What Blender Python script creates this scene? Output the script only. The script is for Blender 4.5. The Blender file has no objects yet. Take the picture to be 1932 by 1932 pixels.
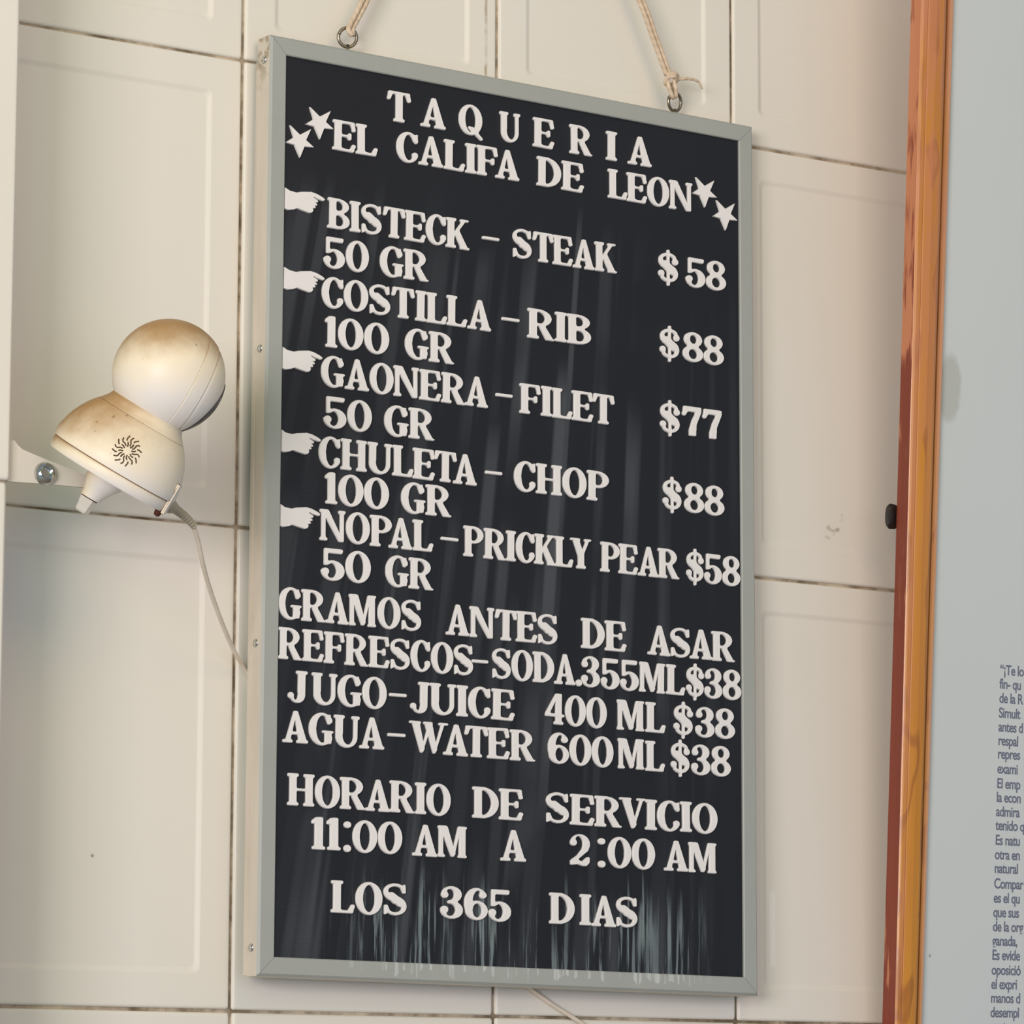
import bpy, bmesh, math, random
import numpy as np
from mathutils import Vector, Matrix, geometry

S = bpy.context.scene
C = S.collection

# ------------------------------------------------------------------ camera, light, exposure
cam = bpy.data.cameras.new('camera')
cam.lens = 141.64
cam.sensor_width = 36.0
cam.clip_start = 0.05
cam_o = bpy.data.objects.new('camera', cam)
C.objects.link(cam_o)
RX = Vector((0.83177216, -0.55510871, 0.00306334))
UP = Vector((-0.08618575, -0.12368491, 0.98857173))
FW = Vector((0.54838589, 0.82253046, 0.15072012))
M = Matrix((RX, UP, -FW)).transposed().to_4x4()
M.translation = Vector((-1.6502969, -2.8871364, 1.6175706))
cam_o.matrix_world = M
S.camera = cam_o

W = bpy.data.worlds.new('world')
S.world = W
W.use_nodes = True
W.node_tree.nodes['Background'].inputs['Color'].default_value = (0.72, 0.89, 1.0, 1)
W.node_tree.nodes['Background'].inputs['Strength'].default_value = 0.39


def area(name, loc, target, size, size_y, power, color):
    l = bpy.data.lights.new(name, 'AREA')
    l.shape = 'RECTANGLE'
    l.size, l.size_y = size, size_y
    l.energy = power
    l.color = color
    o = bpy.data.objects.new(name, l)
    C.objects.link(o)
    o.location = loc
    o.rotation_euler = (Vector(target) - Vector(loc)).to_track_quat('-Z', 'Y').to_euler()
    return o


# daylight from the open shop front left of the wall, a warm lamp overhead, and two added fill lights
area('street_opening_light', (-4.7, -3.9, 2.25), (0.1, 0, 2.1), 2.1, 1.5, 198, (1.0, 0.885, 0.94))
area('ceiling_lamp_light', (0.0, -2.4, 3.7), (0.2, 0, 2.5), 1.4, 1.0, 14, (1.0, 0.65, 0.25))
area('front_fill_light', (-0.6, -4.6, 2.3), (0.3, 0, 2.0), 3.0, 2.0, 23, (0.95, 0.72, 0.98))  # added frontal fill from the viewer's side, stands for no real source
area('upper_left_fill_light', (-2.4, -2.8, 2.9), (-0.1, 0, 2.5), 1.2, 1.2, 16, (0.80, 1.0, 0.46))  # added fill from high on the left, balances the wall tones
vs = S.view_settings
vs.view_transform = 'Standard'
vs.look = 'None'
vs.gamma = 1.0
vs.exposure = 0.0
try:
    vs.use_curve_mapping = False
except Exception:
    pass
S.cycles.max_bounces = 8


# ------------------------------------------------------------------ materials
def srgb(r, g, b):
    def f(c):
        c /= 255.0
        return c / 12.92 if c <= 0.04045 else ((c + 0.055) / 1.055) ** 2.4
    return (f(r), f(g), f(b), 1.0)


class NT:
    """small node-tree builder"""

    def __init__(s, name):
        s.m = bpy.data.materials.new(name)
        s.m.use_nodes = True
        s.t = s.m.node_tree
        s.b = s.t.nodes['Principled BSDF']

    def n(s, typ, **kw):
        n = s.t.nodes.new(typ)
        for k, v in kw.items():
            setattr(n, k, v)
        return n

    def put(s, sock, v):
        if hasattr(v, 'is_output'):
            s.t.links.new(v, sock)
        else:
            sock.default_value = v

    def math(s, op, a, b=None, c=None, clamp=False):
        n = s.n('ShaderNodeMath', operation=op, use_clamp=clamp)
        s.put(n.inputs[0], a)
        if b is not None:
            s.put(n.inputs[1], b)
        if c is not None:
            s.put(n.inputs[2], c)
        return n.outputs[0]

    def mix(s, f, a, b):
        n = s.n('ShaderNodeMix', data_type='RGBA')
        s.put(n.inputs[0], f)
        s.put(n.inputs[6], a)
        s.put(n.inputs[7], b)
        return n.outputs[2]

    def co(s):
        return s.n('ShaderNodeTexCoord').outputs['Object']

    def sep(s, v):
        n = s.n('ShaderNodeSeparateXYZ')
        s.put(n.inputs[0], v)
        return n.outputs

    def comb(s, x, y, z):
        n = s.n('ShaderNodeCombineXYZ')
        s.put(n.inputs[0], x)
        s.put(n.inputs[1], y)
        s.put(n.inputs[2], z)
        return n.outputs[0]

    def noise(s, v, scale, detail=3.0, rough=0.5):
        n = s.n('ShaderNodeTexNoise')
        s.put(n.inputs['Vector'], v)
        n.inputs['Scale'].default_value = scale
        n.inputs['Detail'].default_value = detail
        n.inputs['Roughness'].default_value = rough
        return n.outputs['Fac']

    def ss(s, v, lo, hi, a=0.0, b=1.0):
        n = s.n('ShaderNodeMapRange', interpolation_type='SMOOTHSTEP')
        s.put(n.inputs[0], v)
        n.inputs[1].default_value = lo
        n.inputs[2].default_value = hi
        n.inputs[3].default_value = a
        n.inputs[4].default_value = b
        return n.outputs[0]

    def band(s, v, c, w):
        """soft band: 1 at v=c, 0 beyond c +- w"""
        d = s.math('ABSOLUTE', s.math('SUBTRACT', v, c))
        return s.ss(d, w * 0.45, w, 1.0, 0.0)

    def bump(s, h, dist, strength=1.0):
        n = s.n('ShaderNodeBump')
        n.inputs['Strength'].default_value = strength
        n.inputs['Distance'].default_value = dist
        s.put(n.inputs['Height'], h)
        s.t.links.new(n.outputs[0], s.b.inputs['Normal'])

    def out(s, color=None, rough=None, metal=None, spec=None, coat=None):
        for k, v in (('Base Color', color), ('Roughness', rough), ('Metallic', metal), ('Specular IOR Level', spec), ('Coat Weight', coat)):
            if v is not None:
                s.put(s.b.inputs[k], v)
        return s.m


def mat_plain(name, col, rough=0.5, metal=0.0, spec=0.5, var=0.06, scale=60.0):
    t = NT(name)
    f = t.noise(t.co(), scale, 4)
    dark = tuple(c * (1 - var) for c in col[:3]) + (1,)
    light = tuple(min(1, c * (1 + var)) for c in col[:3]) + (1,)
    return t.out(t.mix(f, dark, light), rough, metal, spec)


def mat_tile():
    t = NT('white_glazed_tile')
    co = t.co()
    x, y, z = t.sep(co)
    cloud = t.noise(co, 3.0, 3)
    base = t.mix(cloud, srgb(225, 221, 206), srgb(232, 228, 216))
    # sparse dirt specks
    v = t.n('ShaderNodeTexVoronoi')
    t.put(v.inputs['Vector'], co)
    v.inputs['Scale'].default_value = 16.0
    sepc = t.sep(v.outputs['Color'])
    rare = t.math('GREATER_THAN', sepc[0], 0.86)
    speck = t.math('MULTIPLY', t.ss(v.outputs['Distance'], 0.012, 0.035, 0.75, 0.0), rare)
    col = t.mix(speck, base, srgb(120, 112, 98))
    # a thin dried drip line above the board
    n1 = t.noise(t.comb(t.math('MULTIPLY', x, 30.0), 0.0, t.math('MULTIPLY', z, 60.0)), 1.0, 3)
    xx = t.math('ADD', x, t.math('MULTIPLY', t.math('SUBTRACT', n1, 0.5), 0.0022))
    line = t.math('MULTIPLY', t.band(xx, 0.2455, 0.0020), t.ss(n1, 0.30, 0.62, 0.15, 0.75))
    line = t.math('MULTIPLY', line, t.math('GREATER_THAN', z, 2.45))
    col = t.mix(line, col, srgb(170, 152, 122))
    bevel_glint = t.math('MULTIPLY', t.band(x, 0.5578, 0.0042), t.ss(z, 1.757, 1.763, 0, 1))  # bright reflection on the tile's bevel, painted into the colour
    bevel_glint = t.math('MULTIPLY', bevel_glint, t.ss(z, 1.822, 1.830, 0.6, 0))
    col = t.mix(bevel_glint, col, srgb(240, 238, 232))
    # a grey smudge trail on the tile right of the board
    n2 = t.noise(co, 140.0, 3)
    sm = t.math('MULTIPLY', t.band(x, 0.632, 0.013), t.band(z, t.math('ADD', 2.163, t.math('MULTIPLY', t.math('SUBTRACT', x, 0.632), 0.7)), 0.009))
    col = t.mix(t.math('MULTIPLY', sm, t.ss(n2, 0.48, 0.66, 0, 0.6)), col, srgb(140, 130, 120))
    t.bump(t.noise(co, 22.0, 2), 0.0006, 0.35)
    return t.out(col, 0.34, 0.0, 0.35)


def mat_grout():
    t = NT('aged_grout')
    f = t.noise(t.co(), 26.0, 4, 0.65)
    return t.out(t.mix(t.ss(f, 0.35, 0.66), srgb(112, 98, 78), srgb(196, 182, 160)), 0.95, 0, 0.1)


def streak_nodes(t, top=True):
    """light wipe streaks fanning out downwards, and dried drips along the bottom; board coordinates"""
    co = t.co()
    x, y, z = t.sep(co)
    den = t.math('ADD', 1.0, t.math('MULTIPLY', t.math('SUBTRACT', 0.38, z), 0.42))
    xp = t.math('ADD', 0.25, t.math('DIVIDE', t.math('SUBTRACT', x, 0.25), den))
    low = t.noise(t.comb(t.math('MULTIPLY', xp, 9.0), 0.0, t.math('MULTIPLY', z, 5.0)), 1.0, 2)
    fine = t.noise(t.comb(t.math('MULTIPLY', xp, 62.0), 3.0, t.math('MULTIPLY', z, 0.9)), 1.0, 2)
    st = t.math('MULTIPLY', t.ss(fine, 0.50, 0.64), t.ss(low, 0.40, 0.62))
    st = t.math('MULTIPLY', st, t.ss(z, 0.20, 0.30, 1.0, 0.0))
    st = t.math('MULTIPLY', st, t.ss(x, 0.12, 0.22, 0.60, 0.14))
    for (cx, w, zt, zb, s) in WIPES:
        b = t.math('MULTIPLY', t.band(xp, cx, w), t.ss(z, zt - 0.05, zt, s, 0.0))
        b = t.math('MULTIPLY', b, t.ss(z, zb, zb + 0.10, 0.25, 1.0))
        st = t.math('MAXIMUM', st, b)
    # drips
    colm = t.noise(t.comb(t.math('MULTIPLY', x, 170.0), 7.0, t.math('MULTIPLY', z, 7.0)), 1.0, 4, 0.65)
    leng = t.noise(t.comb(t.math('MULTIPLY', x, 70.0), 11.0, 0.0), 1.0, 1)
    big = t.noise(t.comb(t.math('MULTIPLY', x, 22.0), 17.0, t.math('MULTIPLY', z, 10.0)), 1.0, 2)
    topz = t.math('ADD', -0.405, t.math('MULTIPLY', leng, 0.20))
    hmask = t.math('SUBTRACT', topz, z)
    hmask = t.ss(hmask, 0.0, 0.05)
    xm = t.math('MULTIPLY', t.ss(x, -0.20, -0.13), t.ss(x, 0.17, 0.215, 1.0, 0.0))
    dr = t.math('MULTIPLY', t.math('MULTIPLY', t.ss(colm, 0.50, 0.60), hmask), xm)
    dr = t.math('MULTIPLY', dr, t.ss(big, 0.30, 0.62, 0.35, 1.0))
    return co, x, z, st, dr, leng, xm, colm


WIPES = [(0.005, 0.0075, 0.10, -0.14, 0.55), (0.066, 0.0078, 0.16, -0.15, 0.75), (0.072, 0.0035, 0.30, -0.05, 0.55),
         (-0.062, 0.011, 0.26, -0.10, 0.26), (-0.098, 0.008, 0.27, 0.05, 0.28), (-0.150, 0.010, 0.28, 0.18, 0.30),
         (-0.176, 0.006, 0.29, 0.10, 0.34), (-0.196, 0.010, 0.29, -0.12, 0.36), (-0.165, 0.014, 0.02, -0.14, 0.30),
         (-0.120, 0.010, 0.10, -0.18, 0.26), (0.116, 0.004, 0.0, -0.40, 0.2), (0.036, 0.006, -0.05, -0.4, 0.22)]


def mat_panel():
    t = NT('black_letter_felt')
    co, x, z, st, dr, leng, xm, colm = streak_nodes(t)
    f = t.noise(co, 7.0, 3)
    base = t.mix(f, srgb(22, 24, 31), srgb(30, 32, 37))
    col = t.mix(t.math('MULTIPLY', st, 0.80), base, srgb(88, 92, 96))
    col = t.mix(t.math('MULTIPLY', dr, 0.68), col, srgb(140, 154, 154))
    # white lint specks
    v = t.n('ShaderNodeTexVoronoi')
    t.put(v.inputs['Vector'], co)
    v.inputs['Scale'].default_value = 26.0
    sc = t.sep(v.outputs['Color'])
    sp = t.math('MULTIPLY', t.ss(v.outputs['Distance'], 0.02, 0.05, 0.45, 0.0), t.math('GREATER_THAN', sc[1], 0.90))
    col = t.mix(sp, col, srgb(150, 150, 150))
    # the board's horizontal grooves
    w = t.math('SINE', t.math('MULTIPLY', z, 2 * math.pi / 0.0034))
    t.bump(w, 0.00035, 0.10)
    return t.out(col, 0.52, 0, 0.35)


def mat_frame():
    t = NT('grey_aluminium_frame')
    co, x, z, st, dr, leng, xm, colm = streak_nodes(t)
    f = t.noise(co, 30.0, 4)
    base = t.mix(f, srgb(160, 164, 156), srgb(168, 171, 164))
    botz = t.math('ADD', -0.402, t.math('MULTIPLY', leng, 0.030))
    d2 = t.math('MULTIPLY', t.math('MULTIPLY', t.ss(colm, 0.50, 0.60), t.math('GREATER_THAN', z, botz)), xm)
    d2 = t.math('MULTIPLY', d2, t.math('LESS_THAN', z, -0.37))
    col = t.mix(t.math('MULTIPLY', d2, 0.65), base, srgb(208, 212, 208))
    sc = t.ss(t.noise(co, 160.0, 3), 0.70, 0.80, 0.0, 0.35)
    col = t.mix(sc, col, srgb(120, 118, 108))
    # mitred corner joints
    mit = t.math('SUBTRACT', t.math('SUBTRACT', 0.2569, t.math('ABSOLUTE', x)), t.math('SUBTRACT', 0.39545, t.math('ABSOLUTE', z)))
    col = t.mix(t.math('MULTIPLY', t.band(mit, 0.0, 0.0008), 0.45), col, srgb(112, 114, 106))
    return t.out(col, 0.50, 0.0, 0.45)


def mat_side():
    t = NT('bare_aluminium_edge')
    co = t.co()
    x, y, z = t.sep(co)
    f = t.noise(t.comb(t.math('MULTIPLY', x, 40.0), t.math('MULTIPLY', y, 40.0), t.math('MULTIPLY', z, 9.0)), 1.0, 4)
    col = t.mix(f, srgb(190, 180, 162), srgb(222, 214, 198))
    crud = t.math('MULTIPLY', t.ss(z, 0.34, 0.385), t.ss(t.noise(co, 120.0, 3), 0.44, 0.60))
    col = t.mix(t.math('MULTIPLY', crud, 0.7), col, srgb(142, 122, 88))
    return t.out(col, 0.42, 0.0, 0.5)


def mat_plastic_cam():
    t = NT('yellowed_white_plastic')
    geo = t.n('ShaderNodeNewGeometry')
    co = geo.outputs['Position']
    nz = t.sep(geo.outputs['Normal'])[2]
    px, py, pz = t.sep(co)
    n = t.noise(co, 38.0, 5, 0.6)
    n2 = t.noise(co, 160.0, 3, 0.6)
    # settled brown grime on the faces turned upward (dust and smoke film)
    k = t.math('ADD', nz, t.math('MULTIPLY', t.math('SUBTRACT', n, 0.5), 0.62))
    grime = t.ss(k, 0.0, 0.80, 0.0, 0.95)
    film = t.ss(k, -0.75, 0.20, 0.0, 0.80)
    clean = t.mix(n, srgb(232, 228, 220), srgb(239, 235, 228))
    c1 = t.mix(film, clean, srgb(238, 222, 186))
    c2 = t.mix(grime, c1, srgb(166, 124, 66))
    pits = t.ss(n2, 0.66, 0.74, 0.0, 0.6)
    c3 = t.mix(t.math('MULTIPLY', pits, t.ss(nz, -0.2, 0.4)), c2, srgb(120, 92, 56))
    return t.out(c3, 0.42, 0, 0.4)


def mat_wood(name, front):
    t = NT(name)
    co = t.co()
    x, y, z = t.sep(co)
    g = t.comb(t.math('MULTIPLY', x, 110.0), t.math('MULTIPLY', y, 110.0), t.math('MULTIPLY', z, 5.5))
    n1 = t.noise(g, 1.0, 5, 0.62)
    wv = t.math('SINE', t.math('ADD', t.math('MULTIPLY', t.noise(t.comb(t.math('MULTIPLY', x, 22.0), 0.0, t.math('MULTIPLY', z, 6.5)), 1.0, 2), 30.0), t.math('MULTIPLY', x, 120.0)))
    patch = t.noise(t.comb(t.math('MULTIPLY', x, 60.0), t.math('MULTIPLY', y, 60.0), t.math('MULTIPLY', z, 9.0)), 1.0, 3, 0.6)
    if front:
        c = t.mix(n1, srgb(182, 112, 22), srgb(216, 152, 48))
        c = t.mix(t.math('MULTIPLY', t.ss(wv, 0.70, 1.0), 0.60), c, srgb(142, 80, 22))
        red = t.math('MULTIPLY', t.ss(z, 0.15, 0.85, 0.12, 0.85), t.ss(patch, 0.25, 0.58))
        c = t.mix(red, c, srgb(198, 128, 88))
        xw = t.math('DIVIDE', x, t.math('ADD', 0.905, t.math('MULTIPLY', z, .202)))
        c = t.mix(t.math('MULTIPLY', t.band(xw, .0285, .0030), .75), c, srgb(134, 82, 26))
        c = t.mix(t.math('MULTIPLY', t.ss(xw, .0308, .0325), t.ss(n1, .3, .6, .3, .8)), c, srgb(214, 158, 122))
        c = t.mix(t.math('MULTIPLY', t.band(xw, .0045, .0042), t.ss(patch, .35, .6, .15, .6)), c, srgb(206, 138, 100))
        return t.out(c, 0.36, 0, 0.4, 0.15)
    c = t.mix(n1, srgb(108, 38, 20), srgb(146, 62, 34))
    worn = t.ss(t.math('ADD', patch, t.ss(z, 0.25, 0.95, -0.11, 0.16)), 0.50, 0.60)
    c = t.mix(worn, c, t.mix(n1, srgb(190, 114, 72), srgb(206, 136, 96)))
    return t.out(c, 0.40, 0, 0.4, 0.15)


def mat_paper():
    t = NT('pale_grey_poster_paper')
    co = t.co()
    x, y, z = t.sep(co)
    f = t.noise(co, 5.0, 3)
    c = t.mix(f, srgb(202, 209, 206), srgb(209, 215, 213))
    # damp stain beside the frame
    dx = t.math('DIVIDE', t.math('SUBTRACT', x, 0.050), 0.014)
    dz = t.math('DIVIDE', t.math('SUBTRACT', z, 0.582), 0.034)
    r = t.math('ADD', t.math('MULTIPLY', dx, dx), t.math('MULTIPLY', dz, dz))
    r = t.math('ADD', r, t.math('MULTIPLY', t.math('SUBTRACT', t.noise(co, 40.0, 3), 0.5), 1.0))
    c = t.mix(t.ss(r, 0.5, 1.15, 0.55, 0.0), c, srgb(168, 170, 158))
    v = t.n('ShaderNodeTexVoronoi')
    t.put(v.inputs['Vector'], co)
    v.inputs['Scale'].default_value = 14.0
    sc = t.sep(v.outputs['Color'])
    sp = t.math('MULTIPLY', t.ss(v.outputs['Distance'], 0.012, 0.03, 0.6, 0.0), t.math('GREATER_THAN', sc[2], 0.8))
    c = t.mix(sp, c, srgb(110, 112, 104))
    return t.out(c, 0.55, 0, 0.3)


def mat_rope():
    t = NT('tan_twine')
    uv = t.n('ShaderNodeTexCoord').outputs['UV']
    u, v, _ = t.sep(uv)
    tw = t.math('SINE', t.math('ADD', t.math('MULTIPLY', u, 900.0), t.math('MULTIPLY', v, 12.566)))
    n = t.noise(t.co(), 70.0, 4)
    c = t.mix(n, srgb(190, 168, 140), srgb(234, 216, 190))
    c = t.mix(t.ss(tw, -0.2, 0.9, 0.0, 0.16), c, srgb(150, 122, 88))
    t.bump(tw, 0.0004, 0.4)
    return t.out(c, 0.85, 0, 0.2)


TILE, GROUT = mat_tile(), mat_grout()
PANEL, FRAME, SIDE = mat_panel(), mat_frame(), mat_side()
LETTER = mat_plain('white_letter_plastic', srgb(236, 233, 228), 0.45, 0, 0.4, 0.04, 90)
STEEL = mat_plain('tarnished_steel', srgb(150, 142, 124), 0.30, 1.0, 0.5, 0.25, 120)
CHROME = mat_plain('chrome', srgb(196, 198, 194), 0.12, 1.0, 0.5, 0.15, 90)
CAMP = mat_plastic_cam()
BLACK = mat_plain('black_gloss_plastic', srgb(34, 28, 26), 0.25, 0, 0.5, 0.1)
SLOT = mat_plain('dark_slot', srgb(88, 72, 52), 0.8, 0, 0.2, 0.2)
BRACK = mat_plain('white_painted_bracket', srgb(214, 208, 194), 0.5, 0, 0.4, 0.06, 30)
CABLE = mat_plain('dusty_white_cable', srgb(222, 210, 190), 0.55, 0, 0.35, 0.12, 90)
BOOT = mat_plain('grey_rubber_boot', srgb(168, 160, 140), 0.6, 0, 0.3, 0.15, 90)
RUST = mat_plain('rusty_brown', srgb(74, 38, 20), 0.7, 0, 0.3, 0.3, 200)
WOODF, WOODS = mat_wood('golden_pine', True), mat_wood('red_stained_pine', False)
PAPER, INK = mat_paper(), mat_plain('slate_blue_ink', srgb(112, 118, 134), 0.6, 0, 0.3, 0.1, 300)
ROPE = mat_rope()
FLOORM = mat_plain('grey_floor_tile', srgb(150, 140, 128), 0.5, 0, 0.4, 0.1, 5)


# ------------------------------------------------------------------ mesh helpers
def finish(name, bm, mats, parent=None, smooth=False, normals=True):
    if normals:
        bmesh.ops.recalc_face_normals(bm, faces=bm.faces)
    me = bpy.data.meshes.new(name)
    bm.to_mesh(me)
    bm.free()
    for m in (mats if isinstance(mats, (list, tuple)) else [mats]):
        me.materials.append(m)
    if smooth:
        me.polygons.foreach_set('use_smooth', [True] * len(me.polygons))
        if smooth is not True:
            me.set_sharp_from_angle(angle=math.radians(smooth))
    o = bpy.data.objects.new(name, me)
    C.objects.link(o)
    if parent is not None:
        o.parent = parent
    return o


def empty(name, loc, label, cat, group=None):
    o = bpy.data.objects.new(name, None)
    o.empty_display_size = 0.02
    C.objects.link(o)
    o.location = loc
    o['label'], o['category'] = label, cat
    if group:
        o['group'] = group
    return o


def prism(bm, pts, d0, d1, to3, mi=0):
    """extrude a 2D outline between two depths; to3(a, b, d) gives the point"""
    lo = [bm.verts.new(to3(a, b, d0)) for a, b in pts]
    hi = [bm.verts.new(to3(a, b, d1)) for a, b in pts]
    fs = [bm.faces.new(lo), bm.faces.new(hi[::-1])]
    n = len(pts)
    for i in range(n):
        fs.append(bm.faces.new((lo[i], hi[i], hi[(i + 1) % n], lo[(i + 1) % n])))
    for f in fs:
        f.material_index = mi
    return lo, hi


def loft(bm, rings, cap0=True, cap1=True, closed=True, mi=0):
    vr = [[bm.verts.new(p) for p in r] for r in rings]
    n = len(vr[0])
    for a, b in zip(vr, vr[1:]):
        for i in range(n if closed else n - 1):
            f = bm.faces.new((a[i], a[(i + 1) % n], b[(i + 1) % n], b[i]))
            f.material_index = mi
    if cap0:
        bm.faces.new(vr[0][::-1]).material_index = mi
    if cap1:
        bm.faces.new(vr[-1]).material_index = mi
    return vr


def lathe(bm, prof, o, ax, seg=48, mi=0, cap0=True, cap1=True, off=None):
    """prof: (height along ax, radius[, sideways shift])"""
    ax = Vector(ax).normalized()
    a = ax.orthogonal().normalized()
    b = ax.cross(a)
    sh = Vector(off) if off else Vector((0, 0, 0))
    rings = []
    for q in prof:
        c = Vector(o) + ax * q[0] + (sh * q[2] if len(q) > 2 else Vector((0, 0, 0)))
        rings.append([c + (a * math.cos(t) + b * math.sin(t)) * max(q[1], 1e-5) for t in (2 * math.pi * k / seg for k in range(seg))])
    return loft(bm, rings, cap0, cap1, True, mi)


def spline(pts, n=10):
    """Catmull-Rom through the points"""
    P = [Vector(p) for p in pts]
    P = [P[0] * 2 - P[1]] + P + [P[-1] * 2 - P[-2]]
    out = []
    for i in range(1, len(P) - 2):
        for k in range(n):
            t = k / n
            a, b, c, d = P[i - 1], P[i], P[i + 1], P[i + 2]
            out.append(0.5 * ((2 * b) + (c - a) * t + (2 * a - 5 * b + 4 * c - d) * t * t + (3 * b - a - 3 * c + d) * t ** 3))
    out.append(P[-2])
    return out


def tube(bm, pts, r, seg=10, uvl=None, rad=None, closed=False):
    n = len(pts)
    prev = None
    rings = []
    for i, p in enumerate(pts):
        if closed:
            d = (pts[(i + 1) % n] - pts[i - 1]).normalized()
        else:
            d = (pts[min(i + 1, n - 1)] - pts[max(i - 1, 0)]).normalized()
        if prev is None:
            a = d.orthogonal().normalized()
        else:
            a = (prev - d * prev.dot(d)).normalized()
        prev = a
        b = d.cross(a)
        rr = rad(i / (n - 1)) * r if rad else r
        rings.append([p + (a * math.cos(t) + b * math.sin(t)) * rr for t in (2 * math.pi * k / seg for k in range(seg))])
    vr = [[bm.verts.new(p) for p in q] for q in rings]
    ln = 0.0
    for i in range(n if closed else n - 1):
        j = (i + 1) % n
        step = (pts[j] - pts[i]).length
        for k in range(seg):
            f = bm.faces.new((vr[i][k], vr[i][(k + 1) % seg], vr[j][(k + 1) % seg], vr[j][k]))
            if uvl:
                for lp, uvv in zip(f.loops, ((ln, k / seg), (ln, (k + 1) / seg), (ln + step, (k + 1) / seg), (ln + step, k / seg))):
                    lp[uvl].uv = uvv
        ln += step
    if not closed:
        bm.faces.new(vr[0][::-1])
        bm.faces.new(vr[-1])


def rrect(x0, y0, x1, y1, r, m=4):
    pts = []
    for cx, cy, a0 in ((x1 - r, y1 - r, 0), (x0 + r, y1 - r, 90), (x0 + r, y0 + r, 180), (x1 - r, y0 + r, 270)):
        for k in range(m + 1):
            t = math.radians(a0 + 90 * k / m)
            pts.append((cx + r * math.cos(t), cy + r * math.sin(t)))
    return pts


def box(bm, c, s, mi=0, rot=None):
    m = Matrix.Translation(Vector(c)) @ (rot or Matrix()) @ Matrix.Diagonal((s[0], s[1], s[2], 1))
    r = bmesh.ops.create_cube(bm, size=1.0, matrix=m)
    for f in {f for v in r['verts'] for f in v.link_faces}:
        f.material_index = mi


# ------------------------------------------------------------------ the setting: tiled wall, projecting pier, floor
rng = random.Random(7)


def tile(bm, x0, z0, x1, z1, y, to3):
    g = 0.0013
    j = lambda s: rng.uniform(-s, s)
    x0, x1, z0, z1 = x0 + g + j(.0003), x1 - g + j(.0003), z0 + g * .85 + j(.0003), z1 - g * .85 + j(.0003)
    dy = j(.0003)
    rings = []
    for ins, dep, r in ((0, .0045, .0022), (0.0002, .0018, .0022), (.0009, .0007, .0022), (.0019, .00012, .0022), (.0032, 0, .003),
                        (.0285, 0, .006), (.0298, .00035, .0055), (.0322, .00125, .005), (.0334, .0015, .005)):
        rings.append([to3(a, b, dep + dy) for a, b in rrect(x0 + ins, z0 + ins, x1 - ins, z1 - ins, r)])
    loft(bm, rings, cap0=False)


TW, TH, Z0 = 0.25817, 0.400, 1.710
on_wall = lambda a, b, d: Vector((a, d, b))
bm = bmesh.new()
for i in range(-4, 9):
    for k in range(-4, 4):
        tile(bm, i * TW, Z0 + k * TH, (i + 1) * TW, Z0 + (k + 1) * TH, 0, on_wall)
box(bm, (0.56, 0.0527, 1.70), (13 * TW + .1, 0.1, 3.5), 1)
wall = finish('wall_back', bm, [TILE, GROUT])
wall['kind'] = 'structure'

PX, PY = -0.2632, -0.107
bm = bmesh.new()
for k in range(-4, 4):
    dx = -0.0022 if k == 0 else 0.0
    for a in range(3):
        tile(bm, PX - (a + 1) * TW + dx, Z0 + k * TH, PX - a * TW + dx, Z0 + (k + 1) * TH, 0, lambda p, q, d: Vector((p, PY + d, q)))
    tile(bm, PY + .001, Z0 + k * TH, -.001, Z0 + (k + 1) * TH, 0, lambda p, q, d, dx=dx: Vector((PX - d + dx, p, q)))
box(bm, (PX - 1.5 * TW - .003, PY / 2 + .003, 1.70), (3 * TW, abs(PY) - .004, 3.5), 1)
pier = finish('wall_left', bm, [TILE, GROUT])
pier['kind'] = 'structure'

bm = bmesh.new()
box(bm, (0.4, -1.6, -0.05), (5.0, 3.3, 0.1))
fl = finish('floor', bm, FLOORM)
fl['kind'] = 'structure'

# ------------------------------------------------------------------ letter shapes (drawn on a grid, traced, extruded)
N = 80
PADX, PADY = 12, 20


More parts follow.
